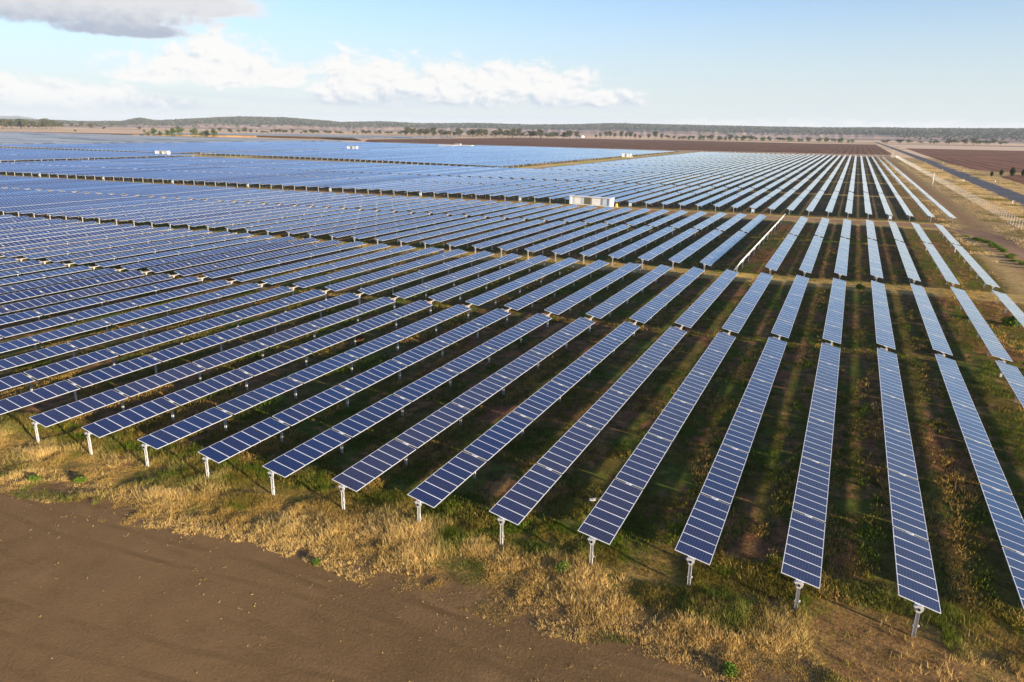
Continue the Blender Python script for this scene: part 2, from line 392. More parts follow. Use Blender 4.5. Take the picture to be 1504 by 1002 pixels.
class MB:
    """bmesh with boxes, prisms and tubes, material slots by name"""
    def __init__(s): s.bm = bmesh.new(); s.mats = []
    def mi(s, mat):
        if mat not in s.mats: s.mats.append(mat)
        return s.mats.index(mat)
    def box(s, c, d, mat, rot=None, bevel=0.0):
        r = bmesh.ops.create_cube(s.bm, size=1.0)
        mtx = Matrix.Translation(c) @ (rot.to_4x4() if rot else Matrix()) @ Matrix.Diagonal((d[0], d[1], d[2], 1))
        bmesh.ops.transform(s.bm, matrix=mtx, verts=r['verts'])
        fs = set(f for v in r['verts'] for f in v.link_faces)
        if bevel:
            es = list(set(e for v in r['verts'] for e in v.link_edges))
            g = bmesh.ops.bevel(s.bm, geom=es, offset=bevel, segments=1, affect='EDGES')
            fs = set(g['faces']) | set(f for f in fs if f.is_valid)
        i = s.mi(mat)
        for f in fs:
            if f.is_valid: f.material_index = i
        return s
    def tube(s, a, b, r, mat, n=8, r2=None):
        a, b = Vector(a), Vector(b); ax = (b - a); L = ax.length
        g = bmesh.ops.create_cone(s.bm, cap_ends=True, segments=n, radius1=r, radius2=r if r2 is None else r2, depth=L)
        mtx = Matrix.Translation((a + b) / 2) @ ax.to_track_quat('Z', 'Y').to_matrix().to_4x4()
        bmesh.ops.transform(s.bm, matrix=mtx, verts=g['verts'])
        i = s.mi(mat)
        for f in set(f for v in g['verts'] for f in v.link_faces): f.material_index = i
        return s
    def prism(s, pts, y0, y1, mat):
        """outline in x,z extruded from y0 to y1"""
        i = s.mi(mat)
        a = [s.bm.verts.new((p[0], y0, p[1])) for p in pts]; b = [s.bm.verts.new((p[0], y1, p[1])) for p in pts]
        n = len(pts); fs = [s.bm.faces.new(a[::-1]), s.bm.faces.new(b)]
        for j in range(n): fs.append(s.bm.faces.new((a[j], a[(j + 1) % n], b[(j + 1) % n], b[j])))
        for f in fs: f.material_index = i
        return s
    def mesh(s, name):
        bmesh.ops.recalc_face_normals(s.bm, faces=s.bm.faces[:])
        me = bpy.data.meshes.new(name); s.bm.to_mesh(me); s.bm.free()
        for m in s.mats: me.materials.append(M[m])
        return me

def sheet(name, pts, z, mat, kind='structure'):
    """flat ground polygon from a closed outline"""
    bm = bmesh.new(); vs = [bm.verts.new((p[0], p[1], z)) for p in pts]
    f = bm.faces.new(vs)
    if f.normal.z < 0: f.normal_flip()
    bm.normal_update()
    if f.normal.z < 0: f.normal_flip()
    bmesh.ops.triangulate(bm, faces=bm.faces[:])
    me = bpy.data.meshes.new(name); bm.to_mesh(me); bm.free(); me.materials.append(M[mat])
    return tag(link(name, me), kind=kind)
def ribbon(name, line, width, z, mat):
    """strip of ground along a centre line, edges a little uneven"""
    rr = random.Random(len(line)); L = []; Rr = []
    pts = []
    for (a, b) in zip(line[:-1], line[1:]):
        a, b = Vector(a), Vector(b); n = max(1, int((b - a).length / 4))
        for i in range(n): pts.append(a.lerp(b, i / n))
    pts.append(Vector(line[-1]))
    for i, p in enumerate(pts):
        t = (pts[min(i + 1, len(pts) - 1)] - pts[max(i - 1, 0)]).normalized(); nrm = Vector((-t.y, t.x))
        L.append(p + nrm * (width / 2 + rr.uniform(-.25, .25))); Rr.append(p - nrm * (width / 2 + rr.uniform(-.25, .25)))
    V = []
    for i in range(len(pts) - 1):
        for c in (L[i], Rr[i], Rr[i + 1], L[i + 1]): V.append((c.x, c.y, z))
    return tag(link(name, quads_mesh(name, V, M[mat])), kind='structure')

# ------------------------------------------------------------------ ground, roads, fields
def build_ground():
    xs = np.concatenate([np.linspace(-30000, -400, 16), np.linspace(-300, 150, 10), np.linspace(300, 30000, 16)])
    V = []
    ys = np.concatenate([np.linspace(-3000, -50, 6), np.linspace(0, 1000, 12), np.linspace(1500, 40000, 16)])
    for i in range(len(xs) - 1):
        for j in range(len(ys) - 1):
            V += [(xs[i], ys[j], 0), (xs[i + 1], ys[j], 0), (xs[i + 1], ys[j + 1], 0), (xs[i], ys[j + 1], 0)]
    tag(link('ground', quads_mesh('ground', V, M['ground'])), kind='structure')
    # bare dirt in front of the verge, with a ragged edge
    rr = random.Random(3); edge = []
    X = 60.0; w = 0.0
    while X > -90:
        w = w * .8 + rr.uniform(-.22, .22)
        base = row_xy((X - X0) / PITCH)[1] - 5.25 + .32 * math.sin(X * .21 + 1) + .2 * math.sin(X * .67)
        if X > -4: base -= (X + 4) * .32
        edge.append((X, base + w + rr.uniform(-.15, .15))); X -= .22
    sheet('dirt_yard', edge + [(-90, -60), (60, -60)], .004, 'dirt')
    # gravel access road, curving away between the last row and the fence
    line = [(*row_xy(k, 194.6),) for k in range(-90, 4, 3)] + [(18, 233.5), (22, 232.4), (26, 229.5), (30, 224.5), (33.2, 217.5), (35.6, 208), (37, 196), (38, 180), (38.4, 160), (39, 120), (39, 60), (38, -20)]
    ribbon('access_road', line, 7.6, .006, 'gravel')
    ribbon('cross_track', [(-175, 402), (-300, 428), (-445, 437), (-500, 424), (-760, 424)], 9, .03, 'sand')
    ribbon('west_track', [(-446, 200), (-449, 300), (-456, 395), (-452, 432)], 15, .034, 'sand')
    ribbon('middle_track', [(-187, 405), (-184, 520), (-190, 700), (-194, 930)], 11, .03, 'sand')
    ribbon('grass_track', [(-503, 430), (-503, 700), (-506, 900)], 7, .03, 'sand')
    ribbon('country_road', [(63.5, -100), (63.5, 300), (65, 500), (68, 800), (68, 1500), (66, 2500), (64, 3400)], 10.5, .012, 'asphalt')
    sheet('ploughed_field', [(38, 985), (46, 1200), (48, 2370), (-110, 2310), (-515, 2370), (-985, 2130), (-930, 1283), (-800, 1090), (-690, 985), (-560, 965), (-400, 975), (-205, 950), (-80, 925), (10, 945)], .05, 'plough')
    sheet('red_ploughed_field', [(80, 690), (95, 640), (620, 700), (900, 1760), (92, 1745), (84, 1100)], .05, 'plough2')
    sheet('near_ploughed_field', [(84, 350), (600, 380), (600, 655), (100, 600), (86, 560)], .045, 'plough2')
    sheet('stubble_field', [(86, 1800), (900, 1815), (1400, 2560), (80, 2520)], .055, 'stubble')
    # low earth bank of the dam
    V = []
    P = [(-1400, 1040), (-1345, 1150), (-1330, 1260), (-1150, 1300), (-960, 1290), (-830, 1130), (-960, 1195), (-1180, 1225), (-1270, 1110), (-1330, 1030)]
    c = Vector((sum(p[0] for p in P) / len(P), sum(p[1] for p in P) / len(P)))
    bm = bmesh.new(); lo = [bm.verts.new((p[0], p[1], -.2)) for p in P]
    hi_ = [bm.verts.new((c.x + (p[0] - c.x) * .96, c.y + (p[1] - c.y) * .96, 3.2)) for p in P]
    for i in range(len(P)):
        j = (i + 1) % len(P); bm.faces.new((lo[i], lo[j], hi_[j], hi_[i]))
    bm.faces.new(hi_); bmesh.ops.triangulate(bm, faces=bm.faces[:]); bmesh.ops.recalc_face_normals(bm, faces=bm.faces[:])
    me = bpy.data.meshes.new('dam_bank'); bm.to_mesh(me); bm.free(); me.materials.append(M['bank'])
    tag(link('dam_bank', me), kind='structure')

HILL = [(-80, .3), (-59, .10), (-54.5, .04), (-52.5, .10), (-51.45, .335), (-50.4, .17), (-48.2, .33), (-45.1, .53), (-41.8, .525), (-38.9, .36), (-37.9, .28), (-34.9, .38), (-31.9, .29),
        (-27.7, .38), (-23.5, .33), (-20.4, .40), (-17.3, .52), (-12.2, .48), (-7.4, .45), (-2.7, .42), (1, .47), (3.7, .45), (9.5, .50), (30, .5)]
def hill_h(az, t):
    el = np.interp(az, [h[0] for h in HILL], [h[1] for h in HILL])
    top = np.tan(np.radians(el)) * 8000 + 24
    lift = np.interp(az, [-20, -5, 3], [.03, .12, .45])          # foot of the eastern forest stands higher
    r = np.clip((t - .08) / .85, 0, 1); r = r * r * (3 - 2 * r)
    return -2 + (top + 2) * (lift * np.clip(t / .25, 0, 1) + (1 - lift) * r)
def build_hills():
    az = np.arange(-78, 30.01, .25); ts = np.linspace(0, 1.25, 22); D0, D1 = 4300., 8000.
    A, T = np.meshgrid(az, ts, indexing='ij')
    D = D0 + (D1 - D0) * T
    bumpy = (np.sin(A * 7.1 + T * 5) + np.sin(A * 3.3 - T * 9) + np.sin(A * 13 + 2)) * 1.6 * np.clip(T * 2, 0, 1)
    Z = hill_h(A, np.minimum(T, 1)) + bumpy - np.clip(T - 1, 0, 1) * 60
    P = np.stack([D * np.sin(np.radians(A)), D * np.cos(np.radians(A)), Z], -1)
    V = np.stack([P[:-1, :-1], P[:-1, 1:], P[1:, 1:], P[1:, :-1]], 2).reshape(-1, 3)[:, :]
    V = V.reshape(-1, 4, 3)[:, ::-1].reshape(-1, 3)
    M['hill'] = mat_hill('hill_slopes', (.060, .066, .050), (.56, .37, .26), 22, 40)
    tag(link('hills', quads_mesh('hills', V, M['hill'])), kind='structure')
    # blue ranges much farther out on the left
    az = np.arange(-75, -45, .1)
    prof = np.interp(az, [-75, -62, -60, -58.3, -57.4, -56.4, -55.2, -54, -53, -52, -48, -45], [.2, .3, .32, .36, .20, .17, .10, .12, .08, .02, -.1, -.3]) + .012 * np.sin(az * 9)
    V = []
    for D, f in ((24000, 0.0), (26000, 1.0), (29000, .3)):
        V.append(np.stack([D * np.sin(np.radians(az)), D * np.cos(np.radians(az)), np.where(f == 0, -20, (np.tan(np.radians(prof)) * 26000 + 24) * f)], -1))
    P = np.stack(V, 1)
    V = np.stack([P[:-1, :-1], P[1:, :-1], P[1:, 1:], P[:-1, 1:]], 2).reshape(-1, 3)
    M['range'] = mat_hill('range_slopes', (.06, .065, .05), (.10, .10, .07), 0, 50)
    tag(link('mountains', quads_mesh('mountains', V, M['range'])), kind='structure')

# ------------------------------------------------------------------ solar trackers
TUBE_Z, PAN_Z = 1.64, 0.11
BAYS_A, BAYS_B, GAP, DRIVE, MOD = [7, 8, 8, 8, 8, 7], [7, 8, 8, 8, 7], .20, 2.0, 1.018
def layout():
    """panel start offsets along one tracker, and post offsets"""
    pan, post, halves = [], [-.16], []
    y = 0.0
    for h, bays in enumerate((BAYS_A, BAYS_B)):
        y_start = y
        for i, n in enumerate(bays):
            for j in range(n): pan.append(y + j * MOD)
            y += n * MOD
            if i < len(bays) - 1: post.append(y + GAP / 2); y += GAP
        halves.append((y_start, y))
        if h == 0: drive = y + DRIVE / 2; y += DRIVE
    post.append(y - .45)
    return pan, post, halves, drive, y
PANELS, POSTS, HALVES, DRIVE_Y, T_LEN = layout()
PW, PD = 1.98, 1.006

def panel_mesh():
    f, z0, z1 = .031, -.035, 0.0
    x, y = PW / 2, PD
    V, U, I = [], [], []
    def quad(a, b, c, d, m, uv=None):
        V.extend([a, b, c, d]); U.extend(uv or [(.5, .5)] * 4); I.append(m)
    g = z1 - .004
    quad((-x + f, f, g), (x - f, f, g), (x - f, y - f, g), (-x + f, y - f, g), 0, [(.018, .045), (.982, .045), (.982, .955), (.018, .955)])
    # frame: four bars, top faces and outer skirts
    quad((-x, 0, z1), (x, 0, z1), (x - f, f, z1), (-x + f, f, z1), 1); quad((x, 0, z1), (x, y, z1), (x - f, y - f, z1), (x - f, f, z1), 1)
    quad((x, y, z1), (-x, y, z1), (-x + f, y - f, z1), (x - f, y - f, z1), 1); quad((-x, y, z1), (-x, 0, z1), (-x + f, f, z1), (-x + f, y - f, z1), 1)
    quad((-x, 0, z0), (x, 0, z0), (x, 0, z1), (-x, 0, z1), 1); quad((x, 0, z0), (x, y, z0), (x, y, z1), (x, 0, z1), 1)
    quad((x, y, z0), (-x, y, z0), (-x, y, z1), (x, y, z1), 1); quad((-x, y, z0), (-x, 0, z0), (-x, 0, z1), (-x, y, z1), 1)
    quad((-x, 0, z0), (-x, y, z0), (x, y, z0), (x, 0, z0), 2)
    return quads_mesh('solar_panel', V, [M['panel'], M['frame'], M['backsheet']], uv=U, midx=I)
def slab(y0, y1, n, z=PAN_Z):
    """one half of a tracker as a thin slab with one UV unit per panel"""
    x = PW / 2; a, b = z - .035, z
    V = [(-x, y0, b), (x, y0, b), (x, y1, b), (-x, y1, b), (-x, y0, a), (-x, y1, a), (x, y1, a), (x, y0, a),
         (-x, y0, a), (x, y0, a), (x, y0, b), (-x, y0, b), (x, y0, a), (x, y1, a), (x, y1, b), (x, y0, b),
         (x, y1, a), (-x, y1, a), (-x, y1, b), (x, y1, b), (-x, y1, a), (-x, y0, a), (-x, y0, b), (-x, y1, b)]
    U = [(0, 0), (1, 0), (1, n), (0, n)] + [(.5, .5)] * 20
    return np.array(V), np.array(U), np.array([0, 2, 1, 1, 1, 1])
def post_mesh(head=True):
    b = MB()
    b.box((-.075, 0, .64), (.012, .11, 1.68), 'galv').box((.075, 0, .64), (.012, .11, 1.68), 'galv').box((0, .02, .64), (.138, .012, 1.68), 'tube')
    b.box((.12, -.02, .62), (.07, .09, .10), 'galv', Matrix.Rotation(R(35), 3, 'Y')).box((-.105, -.01, .60), (.04, .08, .07), 'galv')
    return b.mesh('post')
def bearing_mesh(end):
    b = MB()
    y0, y1 = (-.10, .10)
    b.prism([(-.08, 1.40), (.08, 1.40), (.19, 1.56), (.21, 1.70), (.12, 1.78), (-.12, 1.78), (-.23, 1.72), (-.19, 1.56)], y0, y0 + .035, 'galv')
    b.prism([(-.08, 1.38), (.08, 1.38), (.17, 1.56), (.17, 1.70), (-.17, 1.70), (-.17, 1.56)], y0 + .08, y0 + .115, 'galv')
    b.box((-.21, -.05, 1.745), (.11, .16, .03), 'galv', Matrix.Rotation(R(-20), 3, 'Y'))
    b.box((0, 0, 1.74), (.16, .14, .02), 'galv')
    if end: b.tube((0, -.16, 1.60), (0, -.06, 1.60), .068, 'dark', 12).tube((-.12, -.05, 1.45), (-.13, -.05, .9), .008, 'dark', 5).tube((.11, -.05, 1.45), (.11, -.05, .95), .008, 'dark', 5)
    return b.mesh('bearing')
def tube_mesh():
    b = MB(); b.tube((0, -.12, 0), (0, T_LEN - .2, 0), .062, 'tube', 8)
    for y in PANELS: b.box((0, y, PAN_Z - .052), (.42, .06, .03), 'galv')
    return b.mesh('torque_tube')
def drive_mesh():
    b = MB(); y = DRIVE_Y
    b.box((-.30, y - .50, .07), (.72, .24, .04), 'grey', bevel=.01)             # small panel that powers the drive
    b.tube((0, y - .9, 0), (0, y + .9, 0), .06, 'tube', 10)
    b.tube((-.05, y + .02, -.06), (.16, y + .02, -.06), .15, 'gear', 12)
    b.box((.05, y + .40, .02), (.16, .50, .12), 'grey', bevel=.02)
    return b.mesh('drive_motor')
def drive_post_mesh():
    b = MB(); b.box((0, DRIVE_Y, .64), (.20, .16, 1.68), 'galv', bevel=.01).box((0, DRIVE_Y, 1.47), (.34, .28, .05), 'galv'); return b.mesh('drive_post')

ME_PANEL = panel_mesh(); ME_POST = post_mesh(); ME_BEAR = bearing_mesh(False); ME_BEAR_END = bearing_mesh(True)
ME_TUBE = tube_mesh(); ME_DRIVE = drive_mesh(); ME_DPOST = drive_post_mesh()
ME_HALF = []
for (a, b_), n in zip(HALVES, (sum(BAYS_A), sum(BAYS_B))):
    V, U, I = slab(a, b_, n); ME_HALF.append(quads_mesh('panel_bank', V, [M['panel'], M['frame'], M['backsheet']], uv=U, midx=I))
def thin_post(b, y): b.box((0, y, .78), (.14, .12, 1.56), 'galv')
def one_mesh_tracker():
    V, U, I = [], [], []
    for (a, b_), n in zip(HALVES, (sum(BAYS_A), sum(BAYS_B))):
        v, u, i = slab(a, b_, n); V.append(v); U.append(u); I.append(i)
    return np.concatenate(V), np.concatenate(U), np.concatenate(I)

ORD1 = ['', 'first', 'second', 'third', 'fourth', 'fifth', 'sixth', 'seventh', 'eighth', 'ninth', 'tenth', 'eleventh', 'twelfth', 'thirteenth', 'fourteenth', 'fifteenth',
        'sixteenth', 'seventeenth', 'eighteenth', 'nineteenth']
TENS = {2: ('twenty', 'twentieth'), 3: ('thirty', 'thirtieth'), 4: ('forty', 'fortieth'), 5: ('fifty', 'fiftieth'), 6: ('sixty', 'sixtieth'), 7: ('seventy', 'seventieth'), 8: ('eighty', 'eightieth'), 9: ('ninety', 'ninetieth')}
def ordinal(n):
    if n < 20: return ORD1[n]
    t, u = divmod(n, 10)
    return TENS[t][1] if u == 0 else TENS[t][0] + '-' + ORD1[u]

BASE_TILT = 12.4
def tilt_of(k, s0):
    rr = random.Random(k * 131 + int(s0) * 7 + 5)
    t = BASE_TILT + rr.gauss(0, 1.1)
    if rr.random() < .10: t += rr.choice((-3.0, 3.0, 4.0))
    if s0 == 94.6 and k == -3: t = 16.5
    return t
TR_GROUP = 'solar trackers of the solar farm'
n_tr = 0
def tracker(k, s0, detail, label):
    global n_tr
    x, y = row_xy(k, s0)
    stuck = (s0 == 94.6 and k == -2)
    t = R(-61) if stuck else R(tilt_of(k, s0))
    ax = Vector((math.sin(t), 0, math.cos(t)))
    root = empty('solar_tracker', (x, y, max(-.12, min(.1, random.Random(k * 7 + int(s0)).gauss(0, .035))))); tag(root, label, 'solar tracker', TR_GROUP); n_tr += 1
    rr = random.Random(k * 17 + int(s0))
    refl_table = rr.choice((0, 0, .05, .1, .15, .2, .35, .75, .95)) ; refl_bay = [rr.uniform(0, .22) if rr.random() < .75 else rr.uniform(.3, .6) for _ in range(12)]  # painted grey reflection, varied by table and by bay
    if detail >= 2:
        for j_, py in enumerate(PANELS):
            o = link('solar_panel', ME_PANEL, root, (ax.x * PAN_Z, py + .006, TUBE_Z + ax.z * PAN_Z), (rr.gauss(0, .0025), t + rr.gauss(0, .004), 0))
            o.color = (1 - min(1, refl_table * .55 + refl_bay[j_ // 8] * .45 + rr.uniform(0, .06)), 1, 1, 1)
        link('drive_motor', ME_DRIVE, root, (0, 0, TUBE_Z), (0, t, 0)); link('drive_post', ME_DPOST, root)
    else:
        for me in ME_HALF: link('panel_bank', me, root, (0, 0, TUBE_Z), (0, t, 0)).color = (1 - min(1, refl_table * .5 + .05), 1, 1, 1)
        if detail == 1: link('drive_motor', ME_DRIVE, root, (0, 0, TUBE_Z), (0, t, 0))
    link('torque_tube', ME_TUBE, root, (0, 0, TUBE_Z), (0, t, 0))
    for i, py in enumerate(POSTS):
        p = link('post', ME_POST, root, (0, py, 0))
        if detail >= 2 or i == 0:
            end = i in (0, len(POSTS) - 1)
            link('bearing', ME_BEAR_END if end else ME_BEAR, p, (0, 0, 0), (0, 0, math.pi if i == len(POSTS) - 1 else 0))
    return root

def seen(k, s0, L=T_LEN):
    x, y = row_xy(k, s0)
    p = [(x + dx, y + d, 1.7) for d in np.linspace(0, L, 12) for dx in (-1, 1)]
    return bool(in_frame(np.array(p), 25).any())

FAR = []          # trackers beyond the nearest three hundred
def build_trackers():
    rows1 = [k for k in range(5, -60, -1) if seen(k, 0)]
    for i, k in enumerate(rows1):
        tracker(k, 0.0, 2, f'blue solar tracker in the front block, {ordinal(i + 1)} row from the right end')
    rows2 = [k for k in range(5, -90, -1) if seen(k, 94.6)]
    for i, k in enumerate(rows2):
        lab = f'solar tracker in the second block before the gravel road, {ordinal(i + 1)} row from the right'
        if k == -2: lab = 'stuck solar tracker turned on edge, showing its white back in the second block'
        tracker(k, 94.6, 2 if k > -34 else 1, lab)
    rows3 = [k for k in range(6, -79, -1) if seen(k, 204.0)]
    for i, k in enumerate(rows3):
        tracker(k, 204.0, 0, f'pale solar tracker just beyond the gravel access road, {ordinal(i + 1)} row from the right end')
    rows4 = [k for k in range(6, -79, -1) if seen(k, 297.3)]
    left = 300 - n_tr
    for i, k in enumerate(rows4):
        if i < left: tracker(k, 297.3, 0, f'pale solar tracker two blocks behind the gravel road, {ordinal(i + 1)} row from the right')
        else: FAR.append((k, 297.3))
    for j in range(5):
        for k in range(-30, 7): FAR.append((k, 390.6 + 93.3 * j))
def build_far():
    """all farther trackers as one mass: slabs, tubes and posts"""
    V1, U1, I1 = one_mesh_tracker()
    rows = []                                   # x, y, length fraction, tilt
    for k, s0 in FAR:
        x, y = row_xy(k, s0); rows.append((x, y, T_LEN, tilt_of(k, s0)))
    for k in range(-30, 7):
        x, y = row_xy(k, 390.6 + 93.3 * 4 + 93.3); rows.append((x, y - 46.5 + 46.5, 43, tilt_of(k, 999)))
    def block(xa, xb, front, back, seed):
        x = xa
        while x > xb:
            y = front(x)
            while y < back(x) - 30:
                L = min(T_LEN, back(x) - y); rr = random.Random(int(x * 13 + y * 7 + seed))
                rows.append((x, y, L, BASE_TILT + rr.gauss(0, 1.2) + (rr.choice((-3, 3)) if rr.random() < .12 else 0))); y += 93.3
            x -= PITCH
    lin = lambda xs, ys: (lambda x: float(np.interp(x, xs, ys)))
    block(-206, -496, lin([-500, -400, -350, -200], [446, 446, 444, 420]), lin([-560, -400, -206], [944, 957, 922]), 1)
    block(-513, -778, lin([-800, -500], [432, 434]), lin([-790, -700, -510], [905, 960, 940]), 2)
    block(-466, -778, lin([-790, -460], [205, 240]), lin([-790, -460], [418, 418]), 3)
    V, U, I, P = [], [], [], []
    for x, y, L, t in rows:
        c = np.array([[x, y + d, 1.7] for d in (0, L * .5, L)])
        if not in_frame(c, 40).any(): continue
        th = R(t); ct, st = math.cos(th), math.sin(th)
        v = V1.copy()
        if L < T_LEN: v[:, 1] = np.minimum(v[:, 1], L)
        w = np.empty_like(v); w[:, 0] = v[:, 0] * ct + v[:, 2] * st + x; w[:, 2] = -v[:, 0] * st + v[:, 2] * ct + TUBE_Z; w[:, 1] = v[:, 1] + y
        V.append(w); u = U1.copy(); u[:, 1] += random.randrange(50) * 100; U.append(u); I.append(I1)
        ps = POSTS if y < 700 else POSTS[::2]
        for py in ps:
            if py <= L:
                X, Y, h = x, y + py, .075
                P += [(X - h, Y - h, 0), (X + h, Y - h, 0), (X + h, Y - h, 1.6), (X - h, Y - h, 1.6), (X + h, Y - h, 0), (X + h, Y + h, 0), (X + h, Y + h, 1.6), (X + h, Y - h, 1.6)]
    P = np.array(P); V.append(P); U.append(np.full((len(P), 2), .5)); I.append(np.full(len(P) // 4, 1))
    o = link('distant_solar_trackers', quads_mesh('distant_solar_trackers', np.concatenate(V), [M['panel'], M['frame'], M['backsheet']], uv=np.concatenate(U), midx=np.concatenate(I)))
    tag(o, 'mass of far solar trackers spreading to the brown ploughed field', 'solar trackers', kind='stuff')
    # older fixed-tilt arrays, rows across the view, backs towards the camera
    V, I = [], []
    rr = random.Random(5)
    def fixed(xa, xb, ya, yb):
        y = ya
        while y < yb:
            x = xa
            while x < xb:
                L = rr.choice((60, 90, 160)); x2 = min(x + L, xb)
                if in_frame(np.array([[x, y, 1.5], [x2, y, 1.5]]), 40).any() and rr.random() > .12:
                    h0, h1, d = .7, 2.3, 3.2
                    V.extend([(x, y, h0), (x2, y, h0), (x2, y + d, h1), (x, y + d, h1), (x, y, h0 - .05), (x, y + d, h1 - .05), (x2, y + d, h1 - .05), (x2, y, h0 - .05)]); I.extend([rr.choice((0, 0, 3)), 2])
                    for q in np.arange(x + 2, x2, 8): V.extend([(q, y + 1, 0), (q + .15, y + 1, 0), (q + .15, y + 1, 1.9), (q, y + 1, 1.9)]); I.append(1)
                x = x2 + 3
            y += 11.0
    fixed(-1700, -792, 420, 1035); fixed(-1640, -1000, 1310, 1790)
    U = np.full((len(V), 2), .5)
    o = link('fixed_solar_array', quads_mesh('fixed_solar_array', V, [M['thinfilm'], M['frame'], M['backsheet'], M['thindark']], uv=U, midx=I))
    tag(o, 'grey mass of older solar rows before the far left tree line', 'solar rows', kind='stuff')

# ------------------------------------------------------------------ boxes, cabins, fence, poles
def combiner(k, s, label, big=False):
    x, y = row_xy(k, s)
    r = empty('combiner_box', (x + .35, y, 0)); tag(r, label, 'electrical box', 'combiner boxes at row ends')
    b = MB(); b.box((0, 0, 1.0), (.90, .40, 1.0), 'grey', bevel=.03); link('cabinet', b.mesh('cabinet'), r)
    b = MB(); b.box((0, -.02, 1.54), (1.0, .54, .05), 'grey', bevel=.01); link('rain_hood', b.mesh('rain_hood'), r)
    b = MB(); b.box((0, -.212, 1.0), (.74, .02, .84), 'pale_blue', bevel=.006).box((.33, -.245, 1.0), (.04, .03, .16), 'dark'); link('door', b.mesh('door'), r)
    for sx in (-.4, .4):
        b = MB(); b.box((sx, 0, .24), (.07, .07, .48), 'galv'); link('leg', b.mesh('leg'), r)
def build_boxes():
    for i, k in enumerate((3, -5, -12, -21, -30)):
        combiner(k, 90.4, f'white electrical box at the back end of the front block, {ordinal(i + 1)} one from the right')
    for i, k in enumerate((3, -4, -11, -18, -25, -32, -39, -46, -53, -60)):
        combiner(k, 203.2, f'grey electrical box along the far edge of the gravel road, {ordinal(i + 1)} one from the right')

def cabin(x, y, L, rz, label, klab, H=3.0, yellow=True):
    r = empty('inverter_station', (x, y, 0), rz); tag(r, label, 'inverter cabin', 'white inverter stations')
    D = 2.6
    b = MB(); b.box((0, D / 2, .28), (L, D, .22), 'white').box((-L * .35, D / 2, .09), (1.2, D * .9, .18), 'concrete').box((L * .35, D / 2, .09), (1.2, D * .9, .18), 'concrete').box((0, D / 2, .09), (1.2, D * .9, .18), 'concrete')
    link('skid', b.mesh('skid'), r)
    b = MB(); b.box((0, D / 2 + .25, .4 + (H - .6) / 2), (L - .1, D - .5, H - .6), 'white', bevel=.02)
    for sx in (-1, 1): b.box((sx * (L / 2 - .42), .16, .4 + (H - .6) / 2), (.75, .3, H - .6), 'white', bevel=.02)
    link('body', b.mesh('body'), r)
    b = MB(); b.box((0, D / 2 - .05, H - .12), (L + .1, D + .2, .2), 'white', bevel=.03); link('roof', b.mesh('roof'), r)
    for cx, w in ((-.30 * L, .15 * L), (.14 * L, .20 * L)):
        b = MB(); b.box((cx, .22, .4 + (H - .75) / 2), (w, .05, H - .85), 'white')
        for i in range(9): b.box((cx, .188, .6 + i * (H - 1.05) / 9), (w, .018, .05), 'white')
        link('roller_door', b.mesh('roller_door'), r)
    for cx, w in ((-.18 * L, .07 * L), (-.43 * L, .10 * L), (.37 * L, .15 * L)):
        b = MB(); b.box((cx, .215, .4 + (H - .75) / 2), (w, .06, H - .9), 'pale_blue', bevel=.01); link('side_panel', b.mesh('side_panel'), r)
    b = MB(); b.box((-.07 * L, .235, .4 + (H - .75) / 2), (.16 * L, .04, H - .85), 'grille')
    for i in range(14): b.box((-.07 * L - .08 * L + (i + .5) * .16 * L / 14, .20, .4 + (H - .75) / 2), (.05, .05, H - .9), 'grille')
    link('grille', b.mesh('grille'), r)
    if yellow:
        c = empty('kiosk', (x + (L / 2 + 1.3) * math.cos(rz), y + 1.5, 0), rz); tag(c, 'small yellow kiosk ' + klab, 'kiosk', 'yellow kiosks by the cabins')
        b = MB(); b.box((0, 0, .6), (.55, .6, 1.0), 'yellow', bevel=.04); link('housing', b.mesh('housing'), c)
        b = MB(); b.box((0, 0, 1.13), (.62, .68, .06), 'orange', bevel=.02); link('lid', b.mesh('lid'), c)
        b = MB(); b.box((0, 0, .05), (.9, 1.0, .10), 'concrete'); link('plinth', b.mesh('plinth'), c)
